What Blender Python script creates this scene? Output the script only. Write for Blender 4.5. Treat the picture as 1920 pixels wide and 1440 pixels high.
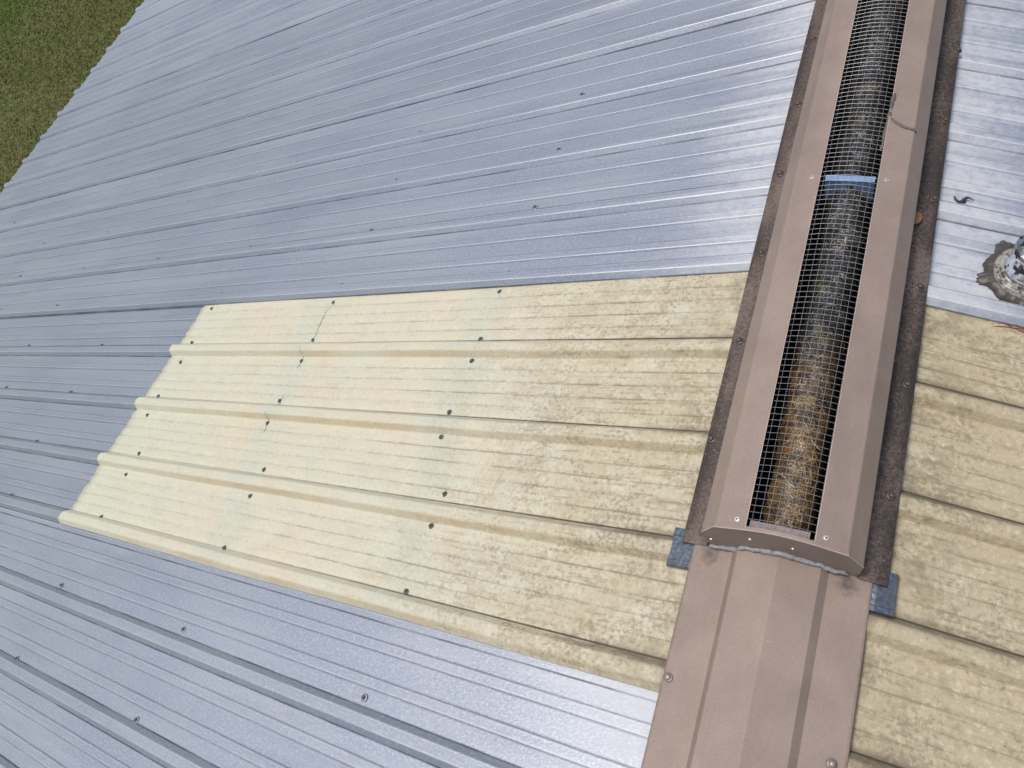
import bpy, math, random
import numpy as np
from mathutils import Matrix, Vector, noise

for o in list(bpy.data.objects):
    bpy.data.objects.remove(o)
scene = bpy.context.scene
COL = scene.collection
random.seed(7)
rng = np.random.default_rng(7)

# ------------------------------------------------------------------ camera
H = 3.9                       # ridge height above the lawn
cam_data = bpy.data.cameras.new('camera')
cam = bpy.data.objects.new('camera', cam_data)
COL.objects.link(cam)
CX, CY, CZ, FPX = 0.06612, -0.19201, 1.43220, 1471.83
ROT = [[0.902288, -0.146173, 0.405599], [0.317315, 0.862038, -0.395224], [-0.291871, 0.485308, 0.824189]]
cam.matrix_world = Matrix.Translation(Vector((CX, CY, CZ + H))) @ Matrix(ROT).to_4x4()
cam_data.sensor_fit = 'HORIZONTAL'
cam_data.sensor_width = 36.0
cam_data.lens = 36.0 * FPX / 1920.0
cam_data.clip_start = 0.02
cam_data.clip_end = 2000
scene.camera = cam

# ------------------------------------------------------------------ light
SUN = Vector((-0.20, -0.08, 0.97)).normalized()       # towards the sun
world = bpy.data.worlds.new('World')
scene.world = world
world.use_nodes = True
wn = world.node_tree
wn.nodes.clear()
sky = wn.nodes.new('ShaderNodeTexSky')
sky.sky_type = 'NISHITA'
sky.sun_disc = False
sky.sun_elevation = math.asin(SUN.z)
sky.sun_rotation = math.atan2(SUN.x, SUN.y)
sky.air_density = 1.0
sky.dust_density = 5.0
sky.ozone_density = 1.0
bg = wn.nodes.new('ShaderNodeBackground')
bg.inputs['Strength'].default_value = 0.11
wo = wn.nodes.new('ShaderNodeOutputWorld')
wn.links.new(sky.outputs[0], bg.inputs[0])
wn.links.new(bg.outputs[0], wo.inputs[0])
sun_data = bpy.data.lights.new('sun', 'SUN')
sun_data.energy = 1.5
sun_data.angle = math.radians(14)
sun_data.color = (1.0, 0.95, 0.88)
sun = bpy.data.objects.new('sun', sun_data)
COL.objects.link(sun)
sun.location = (0, 0, 30)
sun.rotation_euler = SUN.to_track_quat('Z', 'Y').to_euler()

scene.view_settings.view_transform = 'Standard'
scene.view_settings.look = 'None'
scene.view_settings.gamma = 1
scene.view_settings.use_curve_mapping = False
scene.view_settings.exposure = 0.0

# ------------------------------------------------------------------ helpers
RIBW, RIBT, RIBH = .0265, .0112, .0138
P = 0.2286                    # rib spacing
TH = math.atan(0.25)          # 3:12 pitch
FLW = (P - 2 * RIBW) / 5      # flute width of the fibreglass sheets
YL, YR = -0.004, -0.060       # rib phase of the left and the right slope
XC = -0.0245                  # centre line of ridge cap and vent


def thing(name, label, cat, loc=(0, 0, 0), rot=(0, 0, 0), group=None):
    o = bpy.data.objects.new(name, None)
    o.empty_display_size = 0.1
    COL.objects.link(o)
    o.location = loc
    o.rotation_euler = rot
    tag(o, label, cat, group)
    return o


def tag(o, label=None, cat=None, group=None, kind=None):
    if label: o['label'] = label
    if cat: o['category'] = cat
    if group: o['group'] = group
    if kind: o['kind'] = kind
    return o


def mesh(name, v, f, mats, smooth=False, midx=None):
    me = bpy.data.meshes.new(name)
    me.from_pydata([tuple(map(float, q)) for q in v], [], [tuple(map(int, q)) for q in f])
    for m in (mats if isinstance(mats, (list, tuple)) else [mats]):
        me.materials.append(m)
    if midx is not None:
        me.polygons.foreach_set('material_index', midx)
    if smooth:
        me.polygons.foreach_set('use_smooth', [True] * len(me.polygons))
    me.update()
    return me


def obj(name, me, parent=None, loc=None, rot=None, scale=None):
    o = bpy.data.objects.new(name, me)
    COL.objects.link(o)
    if parent is not None: o.parent = parent
    if loc is not None: o.location = loc
    if rot is not None: o.rotation_euler = rot
    if scale is not None: o.scale = scale
    return o


def grid_faces(nu, nv, off=0, close=False):
    f = []
    for i in range(nu - 1):
        for j in range(nv - 1 if not close else nv):
            j2 = (j + 1) % nv
            f.append((off + i * nv + j, off + (i + 1) * nv + j, off + (i + 1) * nv + j2, off + i * nv + j2))
    return f


class MB:
    """collects simple shapes into one mesh"""
    def __init__(self): self.v = []; self.f = []; self.m = []
    def add(self, v, f, m=0):
        o = len(self.v)
        self.v += [tuple(q) for q in v]
        self.f += [tuple(i + o for i in q) for q in f]
        self.m += [m] * len(f)
    def box(self, a, b, m=0):
        x0, y0, z0 = a; x1, y1, z1 = b
        self.add([(x0, y0, z0), (x1, y0, z0), (x1, y1, z0), (x0, y1, z0), (x0, y0, z1), (x1, y0, z1), (x1, y1, z1), (x0, y1, z1)],
                 [(0, 3, 2, 1), (4, 5, 6, 7), (0, 1, 5, 4), (1, 2, 6, 5), (2, 3, 7, 6), (3, 0, 4, 7)], m)
    def lathe(self, prof, n=10, c=(0, 0, 0), m=0, rot=0.0):
        v = []; f = []
        for r, z in prof:
            for k in range(n):
                a = 2 * math.pi * k / n + rot
                v.append((c[0] + r * math.cos(a), c[1] + r * math.sin(a), c[2] + z))
        f = grid_faces(len(prof), n, close=True)
        f = [tuple(reversed(q)) for q in f]
        f.append(tuple((len(prof) - 1) * n + k for k in range(n)))
        self.add(v, f, m)
    def tube(self, pts, r, n=5, m=0):
        pts = [Vector(q) for q in pts]
        rr = r if isinstance(r, (list, tuple)) else [r] * len(pts)
        v = []
        up = Vector((0.13, 0.21, 0.97))
        for i, q in enumerate(pts):
            t = (pts[min(i + 1, len(pts) - 1)] - pts[max(i - 1, 0)]).normalized()
            a = t.cross(up)
            if a.length < 1e-4: a = t.cross(Vector((1, 0, 0)))
            a.normalize(); b = a.cross(t)
            for k in range(n):
                g = 2 * math.pi * k / n
                v.append(q + (a * math.cos(g) + b * math.sin(g)) * rr[i])
        f = grid_faces(len(pts), n, close=True)
        f.append(tuple(range(n)))
        f.append(tuple((len(pts) - 1) * n + k for k in reversed(range(n))))
        self.add(v, f, m)
    def mesh(self, name, mats, smooth=False):
        return mesh(name, self.v, self.f, mats, smooth, self.m)


def sheet_mesh(name, prof, ys, mats, thick=0.0012, wob=0.0):
    """folded sheet: profile (x,z) swept along y, with real thickness"""
    v = []; n = len(prof)
    nor = []
    for i in range(n):
        a = prof[max(i - 1, 0)]; b = prof[min(i + 1, n - 1)]
        t = Vector((b[0] - a[0], b[1] - a[1])).normalized()
        nor.append((-t.y, t.x))
    for y in ys:
        for (x, z), (nx, nz) in zip(prof, nor):
            w = wob * noise.noise((x * 9, y * 3.1, 4.2)) if wob else 0
            v.append((x + nx * w, y, z + nz * w))
    for y in ys:
        for (x, z), (nx, nz) in zip(prof, nor):
            w = wob * noise.noise((x * 9, y * 3.1, 4.2)) if wob else 0
            v.append((x + nx * (w - thick), y, z + nz * (w - thick)))
    m = len(ys); N = n * m
    f = []
    for i in range(m - 1):
        for j in range(n - 1):
            a = i * n + j
            f.append((a, a + 1, a + n + 1, a + n))
            f.append((N + a, N + a + n, N + a + n + 1, N + a + 1))
    for i in range(m - 1):
        for j in (0, n - 1):
            a = i * n + j
            q = (a, a + n, N + a + n, N + a)
            f.append(q if j == 0 else q[::-1])
    for j in range(n - 1):
        for i in (0, m - 1):
            a = i * n + j
            q = (a, N + a, N + a + 1, a + 1)
            f.append(q if i == 0 else q[::-1])
    return mesh(name, v, f, mats)


# ------------------------------------------------------------------ node helpers
class NT:
    def __init__(self, name):
        self.mat = bpy.data.materials.new(name)
        self.mat.use_nodes = True
        self.t = self.mat.node_tree
        self.t.nodes.clear()
        self.out = self.t.nodes.new('ShaderNodeOutputMaterial')
        self.b = self.t.nodes.new('ShaderNodeBsdfPrincipled')
        self.t.links.new(self.b.outputs[0], self.out.inputs[0])
        tc = self.t.nodes.new('ShaderNodeTexCoord')
        self.co = tc.outputs['Object']
        sp = self.t.nodes.new('ShaderNodeSeparateXYZ')
        self.t.links.new(self.co, sp.inputs[0])
        self.x, self.y, self.z = sp.outputs
    def put(self, sock, val):
        if isinstance(val, bpy.types.NodeSocket): self.t.links.new(val, sock)
        elif isinstance(val, (tuple, list)) and len(val) == 3 and sock.type == 'RGBA': sock.default_value = (*val, 1)
        else: sock.default_value = val
    def set(self, **k):
        for n, v in k.items(): self.put(self.b.inputs[n.replace('_', ' ')], v)
    def math(self, op, a, b=0.0, c=0.0):
        n = self.t.nodes.new('ShaderNodeMath'); n.operation = op
        self.put(n.inputs[0], a); self.put(n.inputs[1], b); self.put(n.inputs[2], c)
        return n.outputs[0]
    def add(self, a, b): return self.math('ADD', a, b)
    def sub(self, a, b): return self.math('SUBTRACT', a, b)
    def mul(self, a, b): return self.math('MULTIPLY', a, b)
    def abs(self, a): return self.math('ABSOLUTE', a)
    def vec(self, x, y, z=0.0):
        n = self.t.nodes.new('ShaderNodeCombineXYZ')
        self.put(n.inputs[0], x); self.put(n.inputs[1], y); self.put(n.inputs[2], z)
        return n.outputs[0]
    def noise(self, vec=None, scale=5.0, detail=3.0, rough=0.55, dist=0.0):
        n = self.t.nodes.new('ShaderNodeTexNoise')
        self.put(n.inputs['Vector'], vec if vec is not None else self.co)
        n.inputs['Scale'].default_value = scale; n.inputs['Detail'].default_value = detail
        n.inputs['Roughness'].default_value = rough; n.inputs['Distortion'].default_value = dist
        return n.outputs['Fac']
    def voro(self, vec=None, scale=5.0, feature='F1', out='Distance'):
        n = self.t.nodes.new('ShaderNodeTexVoronoi'); n.feature = feature
        self.put(n.inputs['Vector'], vec if vec is not None else self.co)
        n.inputs['Scale'].default_value = scale
        return n.outputs[out]
    def ramp(self, x, a, b, lo=0.0, hi=1.0):
        n = self.t.nodes.new('ShaderNodeMapRange'); n.interpolation_type = 'SMOOTHSTEP'
        self.put(n.inputs[0], x)
        self.put(n.inputs[1], a); self.put(n.inputs[2], b); self.put(n.inputs[3], lo); self.put(n.inputs[4], hi)
        return n.outputs[0]
    def mix(self, f, a, b, mode='MIX'):
        n = self.t.nodes.new('ShaderNodeMix'); n.data_type = 'RGBA'; n.blend_type = mode
        self.put(n.inputs[0], f); self.put(n.inputs[6], a); self.put(n.inputs[7], b)
        return n.outputs[2]
    def gray(self, f):
        n = self.t.nodes.new('ShaderNodeCombineColor')
        for i in range(3): self.put(n.inputs[i], f)
        return n.outputs[0]
    def bump(self, h, strength=0.3, dist=0.002, normal=None):
        n = self.t.nodes.new('ShaderNodeBump')
        n.inputs['Strength'].default_value = strength; n.inputs['Distance'].default_value = dist
        self.put(n.inputs['Height'], h)
        if normal is not None: self.put(n.inputs['Normal'], normal)
        return n.outputs[0]
    def attr(self, name, out='Fac'):
        n = self.t.nodes.new('ShaderNodeAttribute'); n.attribute_name = name
        return n.outputs[out]


def plain(name, col, rough=0.5, metal=0.0, var=0.25, scale=60.0, bump=0.2):
    m = NT(name)
    n = m.noise(scale=scale, detail=4)
    m.set(Base_Color=m.mix(n, tuple(c * (1 - var) for c in col), tuple(min(1, c * (1 + var)) for c in col)), Roughness=rough, Metallic=metal)
    if bump: m.set(Normal=m.bump(n, bump, 0.001))
    return m.mat


def metal_roof_mat(name, y0):
    m = NT(name)
    ph = m.math('FRACT', m.add(m.math('DIVIDE', m.sub(m.y, y0), P), .5))
    d = m.mul(m.sub(ph, .5), P)
    s = m.abs(m.x)
    streak = m.noise(m.vec(m.mul(m.x, 1.6), m.mul(m.y, 34)), 1.0, 4)
    streak2 = m.noise(m.vec(m.mul(m.x, 0.9), m.mul(m.y, 11)), 1.0, 3)
    fine = m.noise(m.vec(m.mul(m.x, 0.6), m.y), 420, 2, 0.6)
    mid = m.noise(scale=45, detail=5, rough=0.6)
    blot = m.noise(scale=1.7, detail=3)
    # weathered galvanised base
    c = m.mix(m.ramp(blot, .3, .7), (.47, .53, .625), (.55, .605, .685))
    c = m.mix(m.mul(m.ramp(streak2, .46, .66), .6), c, (.66, .70, .76))
    c = m.mix(m.mul(m.ramp(mid, .35, .75), .35), c, (.52, .55, .60))
    c = m.mix(m.mul(m.ramp(fine, .45, .62), .4), c, (.62, .645, .68))
    gr = m.noise(m.vec(m.mul(m.x, .5), m.y), 210, 3, .65)
    c = m.mix(m.mul(m.ramp(gr, .50, .64), .6), c, (.74, .765, .80))
    c = m.mix(m.mul(m.ramp(gr, .47, .34), .22), c, (.34, .38, .46))
    oi = m.t.nodes.new('ShaderNodeObjectInfo')
    c = m.mix(1.0, c, m.gray(m.ramp(oi.outputs['Random'], 0, 1, .90, 1.06)), 'MULTIPLY')
    wash = m.noise(m.vec(m.mul(m.x, .7), m.mul(m.y, 5.5)), 1.0, 5, .6)
    c = m.mix(m.mul(m.ramp(wash, .46, .32), .30), c, (.36, .40, .48))
    # white oxide bloom washed down from the ridge
    e = m.add(s, m.mul(m.sub(streak, .5), .55))
    e = m.add(e, m.mul(m.sub(blot, .5), .5))
    bloom = m.ramp(e, .50, .02)
    bl = m.mul(bloom, m.ramp(mid, .25, .6, .55, 1.0))
    c = m.mix(m.mul(bl, .78), c, (.67, .695, .735))
    # painted highlights on the crests, grime and painted contact shade in the folds
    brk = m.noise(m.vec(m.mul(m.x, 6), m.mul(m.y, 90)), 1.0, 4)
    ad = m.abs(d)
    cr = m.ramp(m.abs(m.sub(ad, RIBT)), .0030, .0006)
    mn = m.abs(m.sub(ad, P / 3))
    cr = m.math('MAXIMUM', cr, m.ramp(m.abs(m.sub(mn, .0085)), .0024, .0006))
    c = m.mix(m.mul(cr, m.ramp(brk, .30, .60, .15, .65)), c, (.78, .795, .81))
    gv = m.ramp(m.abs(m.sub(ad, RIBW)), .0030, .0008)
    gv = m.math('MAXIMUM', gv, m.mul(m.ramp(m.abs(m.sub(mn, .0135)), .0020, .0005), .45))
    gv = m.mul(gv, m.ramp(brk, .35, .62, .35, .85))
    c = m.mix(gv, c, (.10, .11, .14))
    # grime specks
    sp = m.noise(scale=160, detail=3, rough=.7)
    dirt = m.mul(m.ramp(sp, .62, .74), m.ramp(m.noise(scale=9, detail=2), .5, .7))
    c = m.mix(m.mul(dirt, .45), c, (.16, .17, .19))
    m.set(Base_Color=c, Metallic=m.ramp(bl, 0, 1, .80, .15), Roughness=m.add(m.add(m.mul(mid, .16), .38), m.mul(bl, .22)))
    h = m.add(m.mul(m.noise(m.vec(m.mul(m.x, .55), m.y), 260, 2, .5), 1.0), m.mul(m.noise(scale=14, detail=2), .6))
    m.set(Normal=m.bump(h, .28, .0016))
    return m.mat


def skylight_mat(name, y0, right=False):
    m = NT(name)
    s = m.abs(m.x)
    # distance to rib centre, in metres, from -P/2 to P/2
    ph = m.math('FRACT', m.add(m.math('DIVIDE', m.sub(m.y, y0), P), .5))
    d = m.mul(m.sub(ph, .5), P)
    wv = m.mul(m.sub(m.noise(m.vec(m.mul(m.x, 3), m.mul(m.y, 6)), 1.0, 2), .5), .010)
    dw = m.add(d, wv)
    lo = m.noise(scale=3.2, detail=3)
    lo2 = m.noise(m.vec(m.add(m.x, 5.3), m.y), 4.6, 3)
    near = m.ramp(s, 1.25, .22)                      # weathering grows towards the ridge
    c = m.mix(m.ramp(lo, .35, .65), (.67, .655, .505), (.65, .655, .525)) if not right else \
        m.mix(m.ramp(lo, .35, .65), (.60, .54, .375), (.57, .525, .385))
    c = m.mix(m.mul(m.ramp(lo2, .42, .66), .42), c, (.70, .62, .475) if not right else (.52, .43, .25))
    if not right:
        c = m.mix(m.ramp(s, 1.9, 2.25), c, (.645, .665, .53))
        # pale bands where the purlins back the sheet
        skew = m.mul(m.sub(m.y, .45), .10)
        jag = m.mul(m.sub(m.noise(m.vec(m.mul(m.x, 2), m.mul(m.y, 12)), 1.0, 3), .5), .11)
        ss = m.add(m.add(s, jag), m.mul(skew, -1.0))
        for c0 in (.90, 1.60):
            c = m.mix(m.mul(m.ramp(m.abs(m.sub(ss, c0)), .10, .03), .48), c, (.575, .625, .53))
    # tan stain on the near wall of each rib
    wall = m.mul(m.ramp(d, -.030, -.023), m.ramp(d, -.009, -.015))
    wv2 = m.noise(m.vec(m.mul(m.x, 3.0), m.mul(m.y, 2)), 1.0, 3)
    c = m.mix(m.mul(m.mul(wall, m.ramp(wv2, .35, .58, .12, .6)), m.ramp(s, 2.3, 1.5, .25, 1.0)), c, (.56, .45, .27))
    # thin film of dirt, patchy along the flutes
    patch = m.noise(m.vec(m.mul(m.x, 3), m.mul(m.y, 14)), 1.0, 4)
    film = m.noise(m.vec(m.mul(m.x, .8), m.y), 12, 7, .7)
    c = m.mix(m.mul(m.ramp(m.add(film, m.mul(near, .16)), .42, .72), m.ramp(near, 0, 1, .20, .66)), c, (.50, .43, .29))
    # stippled grain
    b1 = m.noise(scale=120, detail=4, rough=.68)
    c = m.mix(m.mul(m.ramp(b1, .53, .70), m.ramp(near, 0, 1, .24, .52)), c, (.42, .36, .235))
    c = m.mix(m.mul(m.ramp(b1, .46, .32), .45), c, (.80, .755, .61))
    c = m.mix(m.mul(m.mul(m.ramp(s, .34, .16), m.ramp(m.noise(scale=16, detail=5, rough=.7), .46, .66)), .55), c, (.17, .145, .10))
    # round lichen patches, more of them near the ridge
    wob_ = m.mul(m.sub(m.noise(scale=70, detail=3), .5), .5)
    for sc, lim in ((34, .40), (61, .36)):
        vd = m.add(m.voro(scale=sc), wob_)
        pick = m.ramp(m.add(m.add(m.mul(patch, .9), m.mul(near, .40)), m.mul(m.sub(m.voro(scale=sc, out='Color'), .5), .6)), .80, .98)
        disc = m.ramp(vd, lim, lim - .10)
        c = m.mix(m.mul(m.mul(disc, pick), .42), c, (.40, .345, .235))
    # grime strung along the flutes
    st = m.noise(m.vec(m.mul(m.x, 9), m.mul(m.y, 95)), 1.0, 5, .65)
    c = m.mix(m.mul(m.ramp(st, .52, .70), m.ramp(near, 0, 1, .14, .56)), c, (.30, .25, .16))
    c = m.mix(m.mul(m.ramp(m.add(m.add(b1, m.mul(m.sub(st, .5), .35)), m.mul(m.sub(m.noise(scale=7, detail=4, rough=.6), .5), .75)), .52, .70), m.ramp(near, .1, 1, 0, .46)), c, (.21, .175, .125))
    # dirt caught in the flute valleys and rib folds
    grain = m.noise(m.vec(m.mul(m.x, 26), m.mul(m.y, 60)), 1.0, 4)
    dm = m.mul(m.math('FRACT', m.math('DIVIDE', m.sub(m.add(m.y, wv), y0), P)), P)
    fl = m.math('DIVIDE', m.sub(dm, RIBW), FLW)
    inpan = m.mul(m.ramp(fl, .4, .6), m.ramp(fl, 4.6, 4.4))
    fv = m.abs(m.sub(m.math('FRACT', m.add(fl, .5)), .5))            # 0 in each valley
    each = m.noise(m.vec(m.mul(m.x, .8), m.math('FLOOR', m.add(m.math('DIVIDE', m.sub(m.y, y0), FLW), .5))), 3.7, 2)
    ln = m.mul(m.mul(m.ramp(fv, .085, .02), inpan), m.mul(m.ramp(each, .38, .62, .25, 1.0), m.ramp(grain, .28, .55, .35, 1.0)))
    fade = m.ramp(m.sub(s, m.mul(m.sub(grain, .5), 1.4)), 1.9, .25, .26, .9)
    c = m.mix(m.mul(m.mul(ln, fade), .75), c, (.18, .145, .095))
    wide = m.mul(m.mul(m.ramp(fv, .26, .05), inpan), m.ramp(m.add(b1, m.mul(m.sub(grain, .5), .5)), .42, .66))
    c = m.mix(m.mul(wide, m.ramp(near, 0, 1, .18, .52)), c, (.36, .30, .19))
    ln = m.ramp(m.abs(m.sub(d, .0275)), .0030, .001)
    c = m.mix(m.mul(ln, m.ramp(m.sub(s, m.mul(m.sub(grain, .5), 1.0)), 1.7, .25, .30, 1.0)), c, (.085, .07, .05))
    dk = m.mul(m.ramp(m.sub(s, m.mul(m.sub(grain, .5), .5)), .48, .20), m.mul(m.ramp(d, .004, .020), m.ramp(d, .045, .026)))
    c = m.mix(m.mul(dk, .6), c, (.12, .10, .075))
    # clean margin along the cut end by the ridge cap
    m.set(Base_Color=c, Roughness=.62, IOR=1.4)
    h = m.add(m.mul(b1, .6), m.noise(m.vec(m.x, m.y), 240, 2))
    m.set(Normal=m.bump(h, .35, .0014))
    return m.mat


def brown_mat(name, dirt=0.0, edge=None, smudge=False):
    m = NT(name)
    a = m.noise(scale=380, detail=2, rough=.6)
    b = m.noise(scale=12, detail=4)
    c = m.mix(m.ramp(b, .3, .7), (.305, .240, .203), (.355, .283, .238))
    c = m.mix(m.mul(m.ramp(a, .56, .7), .30), c, (.50, .41, .37))
    c = m.mix(m.mul(m.ramp(a, .44, .32), .25), c, (.20, .145, .125))
    sc = m.noise(m.vec(m.mul(m.x, 8), m.mul(m.y, 55), m.mul(m.z, 8)), 1.0, 5, .7)
    c = m.mix(m.mul(m.ramp(sc, .66, .74), .35), c, (.55, .47, .43))
    dt = m.noise(m.vec(m.mul(m.x, 7), m.mul(m.y, 2.2), m.mul(m.z, 5)), 1.0, 6, .65)
    c = m.mix(m.mul(m.ramp(dt, .50, .72), .45), c, (.235, .185, .165))
    c = m.mix(m.mul(m.ramp(dt, .44, .28), .30), c, (.46, .375, .33))
    if smudge:
        sn = m.noise(scale=70, detail=5, rough=.7)
        for px, py in ((XC - .120, .222), (XC + .112, .222)):
            r2 = m.math('SQRT', m.add(m.math('POWER', m.sub(m.x, px), 2.0), m.math('POWER', m.sub(m.y, py), 2.0)))
            c = m.mix(m.mul(m.ramp(m.add(r2, m.mul(m.sub(sn, .5), .06)), .030, -.006), .8), c, (.07, .055, .05))
        ew = m.ramp(m.add(m.abs(m.sub(m.x, XC)), m.mul(m.sub(sn, .5), .008)), .1465, .1515)
        c = m.mix(m.mul(ew, .5), c, (.17, .11, .085))
    if dirt:
        g = m.noise(scale=150, detail=6, rough=.75)
        pt = m.noise(m.vec(m.mul(m.x, 14), m.mul(m.y, 4), 3.0), 1.0, 4)
        c = m.mix(m.ramp(m.add(pt, m.mul(m.sub(g, .5), .7)), .22, .62, dirt * .55, dirt * 1.05), c, (.062, .047, .042))
        k = m.ramp(m.add(m.mul(g, .8), m.mul(pt, .35)), .50, .72)
        ed = m.ramp(m.add(m.abs(m.sub(m.x, edge)), m.mul(m.sub(g, .5), .02)), .020, .002)
        k = m.math('MINIMUM', m.add(m.mul(k, .75), m.mul(ed, m.ramp(pt, .35, .6, .1, .9))), 1.0)
        c = m.mix(m.mul(k, dirt), c, (.028, .021, .020))
        wh = m.ramp(m.noise(scale=260, detail=2), .64, .72)
        c = m.mix(m.mul(wh, .5), c, (.40, .35, .33))
    m.set(Base_Color=c, Roughness=.55 + .15 * dirt)
    m.set(Normal=m.bump(m.add(a, m.mul(b, .5)), .25 + .4 * dirt, .0012))
    return m.mat


M = {}
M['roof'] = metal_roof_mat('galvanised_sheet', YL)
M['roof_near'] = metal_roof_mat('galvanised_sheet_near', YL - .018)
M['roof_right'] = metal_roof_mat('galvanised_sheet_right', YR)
M['sky_left'] = skylight_mat('fibreglass_left', YL)
M['sky_right'] = skylight_mat('fibreglass_right', YR, True)
M['brown'] = brown_mat('brown_paint')
M['brown_cap'] = brown_mat('brown_cap_paint', 0, None, True)
M['brown_dirty_left'] = brown_mat('brown_paint_mouldy_left', .80, XC - .178)
M['brown_dirty_right'] = brown_mat('brown_paint_mouldy_right', .92, XC + .178)
M['brown_screw'] = plain('brown_screw_paint', (.13, .10, .09), .4, .3)
M['zinc'] = plain('zinc_screw', (.45, .47, .50), .35, .8)
M['head'] = plain('screw_head', (.16, .17, .19), .4, .6)
M['rubber'] = plain('rubber_washer', (.03, .03, .035), .7)
M['dark_zinc'] = plain('dull_zinc_screw', (.20, .21, .20), .4, .7)
M['wire'] = plain('galvanised_wire', (.46, .49, .54), .4, .5, .3, 30, 0)
M['bracket'] = plain('galvanised_bracket', (.36, .54, .80), .35, .5, .2, 25)
M['flash'] = plain('blue_grey_lead_tape', (.13, .16, .205), .36, .5, .85, 130, 1.0)
M['caulk'] = plain('grey_caulk', (.33, .33, .335), .45, 0, .75, 150, 1.0)
M['alu'] = plain('bright_rivet', (.78, .77, .74), .35, .5)
pm = NT('tarred_steel')
pn = pm.noise(scale=30, detail=4, rough=.6)
pm.set(Base_Color=pm.mix(pm.ramp(pn, .52, .57), (.62, .66, .72), (.03, .028, .025)), Metallic=pm.ramp(pn, .52, .57, .9, 0.0), Roughness=pm.ramp(pn, .52, .57, .16, .5))
M['pipe'] = pm.mat
M['tar'] = plain('dark_roof_sealant', (.075, .068, .062), .42, 0, .7, 70, .9)
M['dark'] = plain('vent_blackout', (.05, .04, .03), .9)  # near black, for the added light-blocking plates in the vent
M['timber'] = plain('purlin_timber', (.30, .20, .11), .8)
M['edge_highlight'] = plain('painted_edge_highlight', (.52, .42, .37), .45)  # paler brown, painted highlight for the sheet edges
M['crack'] = plain('crack_dirt', (.20, .20, .16), .9)

# ------------------------------------------------------------------ setting: lawn
def lawn_mat(name, blade=False):
    m = NT(name)
    geo = m.t.nodes.new('ShaderNodeNewGeometry')
    pos = geo.outputs['Position']
    n1 = m.noise(pos, .55, 3)
    n2 = m.noise(pos, 3.2, 4, .65)
    n3 = m.noise(pos, 17, 4, .7)
    sp = m.t.nodes.new('ShaderNodeSeparateXYZ'); m.t.links.new(pos, sp.inputs[0])
    far = m.ramp(m.add(m.sub(m.mul(sp.outputs[0], -1), 12.9), m.mul(m.sub(n2, .5), 1.0)), -.2, .8)
    c = m.mix(m.ramp(n2, .36, .64), (.14, .19, .036), (.20, .205, .064))
    c = m.mix(m.ramp(n3, .40, .68), c, (.22, .22, .075))
    c = m.mix(m.ramp(n3, .48, .30), c, (.08, .10, .022))
    c = m.mix(m.mul(far, .85), c, (.13, .22, .02))
    if blade:
        r = m.attr('tone')
        c = m.mix(m.ramp(r, .45, 1.0), c, (.31, .31, .11))
        c = m.mix(m.ramp(r, .40, .0), c, (.17, .24, .036))
    else:
        c = m.mix(1.0, c, (.62, .62, .62), 'MULTIPLY')  # ground darkened, blade self-shadow put into its colour
    m.set(Base_Color=c, Roughness=.75)
    m.set(Normal=m.bump(n3, .6, .03))
    return m.mat


v = []; R = 900.0
xs = [-R, -60, -30] + list(np.linspace(-20, 20, 41)) + [30, 60, R]
ys = [-R, -60, -30] + list(np.linspace(-20, 20, 41)) + [30, 60, R]
for x in xs:
    for y in ys:
        z = 0.05 * noise.noise((x * .35, y * .35, 0)) if abs(x) < 21 and abs(y) < 21 else 0
        v.append((x, y, z))
me = mesh('lawn', v, grid_faces(len(xs), len(ys)), lawn_mat('lawn_soil'), True)
lawn = obj('lawn', me)
tag(lawn, kind='structure')

NB = 360000
bx = -6.0 - 12.5 * rng.uniform(0, 1, NB) ** .8; by = rng.uniform(0.5, 11.5, NB)
ang = rng.uniform(0, 2 * np.pi, NB); lean = rng.uniform(.01, .06, NB); hh = rng.uniform(.015, .045, NB)
wd = rng.uniform(.0016, .0034, NB)
bz = np.array([0.05 * noise.noise((a * .35, b * .35, 0)) for a, b in zip(bx, by)]) - .01
ca, sa = np.cos(ang), np.sin(ang)
V = np.empty((NB, 4, 3))
V[:, 0] = np.stack([bx - sa * wd, by + ca * wd, bz], 1)
V[:, 1] = np.stack([bx + sa * wd, by - ca * wd, bz], 1)
V[:, 2] = np.stack([bx + ca * lean * .5 + sa * wd * .6, by + sa * lean * .5 - ca * wd * .6, bz + hh * .7], 1)
V[:, 3] = np.stack([bx + ca * lean * 1.3, by + sa * lean * 1.3, bz + hh], 1)
me = bpy.data.meshes.new('grass')
me.vertices.add(NB * 4); me.vertices.foreach_set('co', V.ravel())
me.loops.add(NB * 6); me.polygons.add(NB * 2)
b4 = np.arange(NB) * 4
idx = np.stack([b4, b4 + 1, b4 + 2, b4, b4 + 2, b4 + 3], 1).ravel()
me.loops.foreach_set('vertex_index', idx)
me.polygons.foreach_set('loop_start', np.arange(NB * 2) * 3)
me.polygons.foreach_set('loop_total', np.full(NB * 2, 3))
me.update(calc_edges=True)
at = me.attributes.new('tone', 'FLOAT', 'POINT')
at.data.foreach_set('value', np.repeat(rng.uniform(0, 1, NB), 4))
me.materials.append(lawn_mat('grass_blades', True))
tag(obj('grass', me), 'short patchy green and brown grass of the lawn below the eave', 'grass', kind='stuff')

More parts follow.
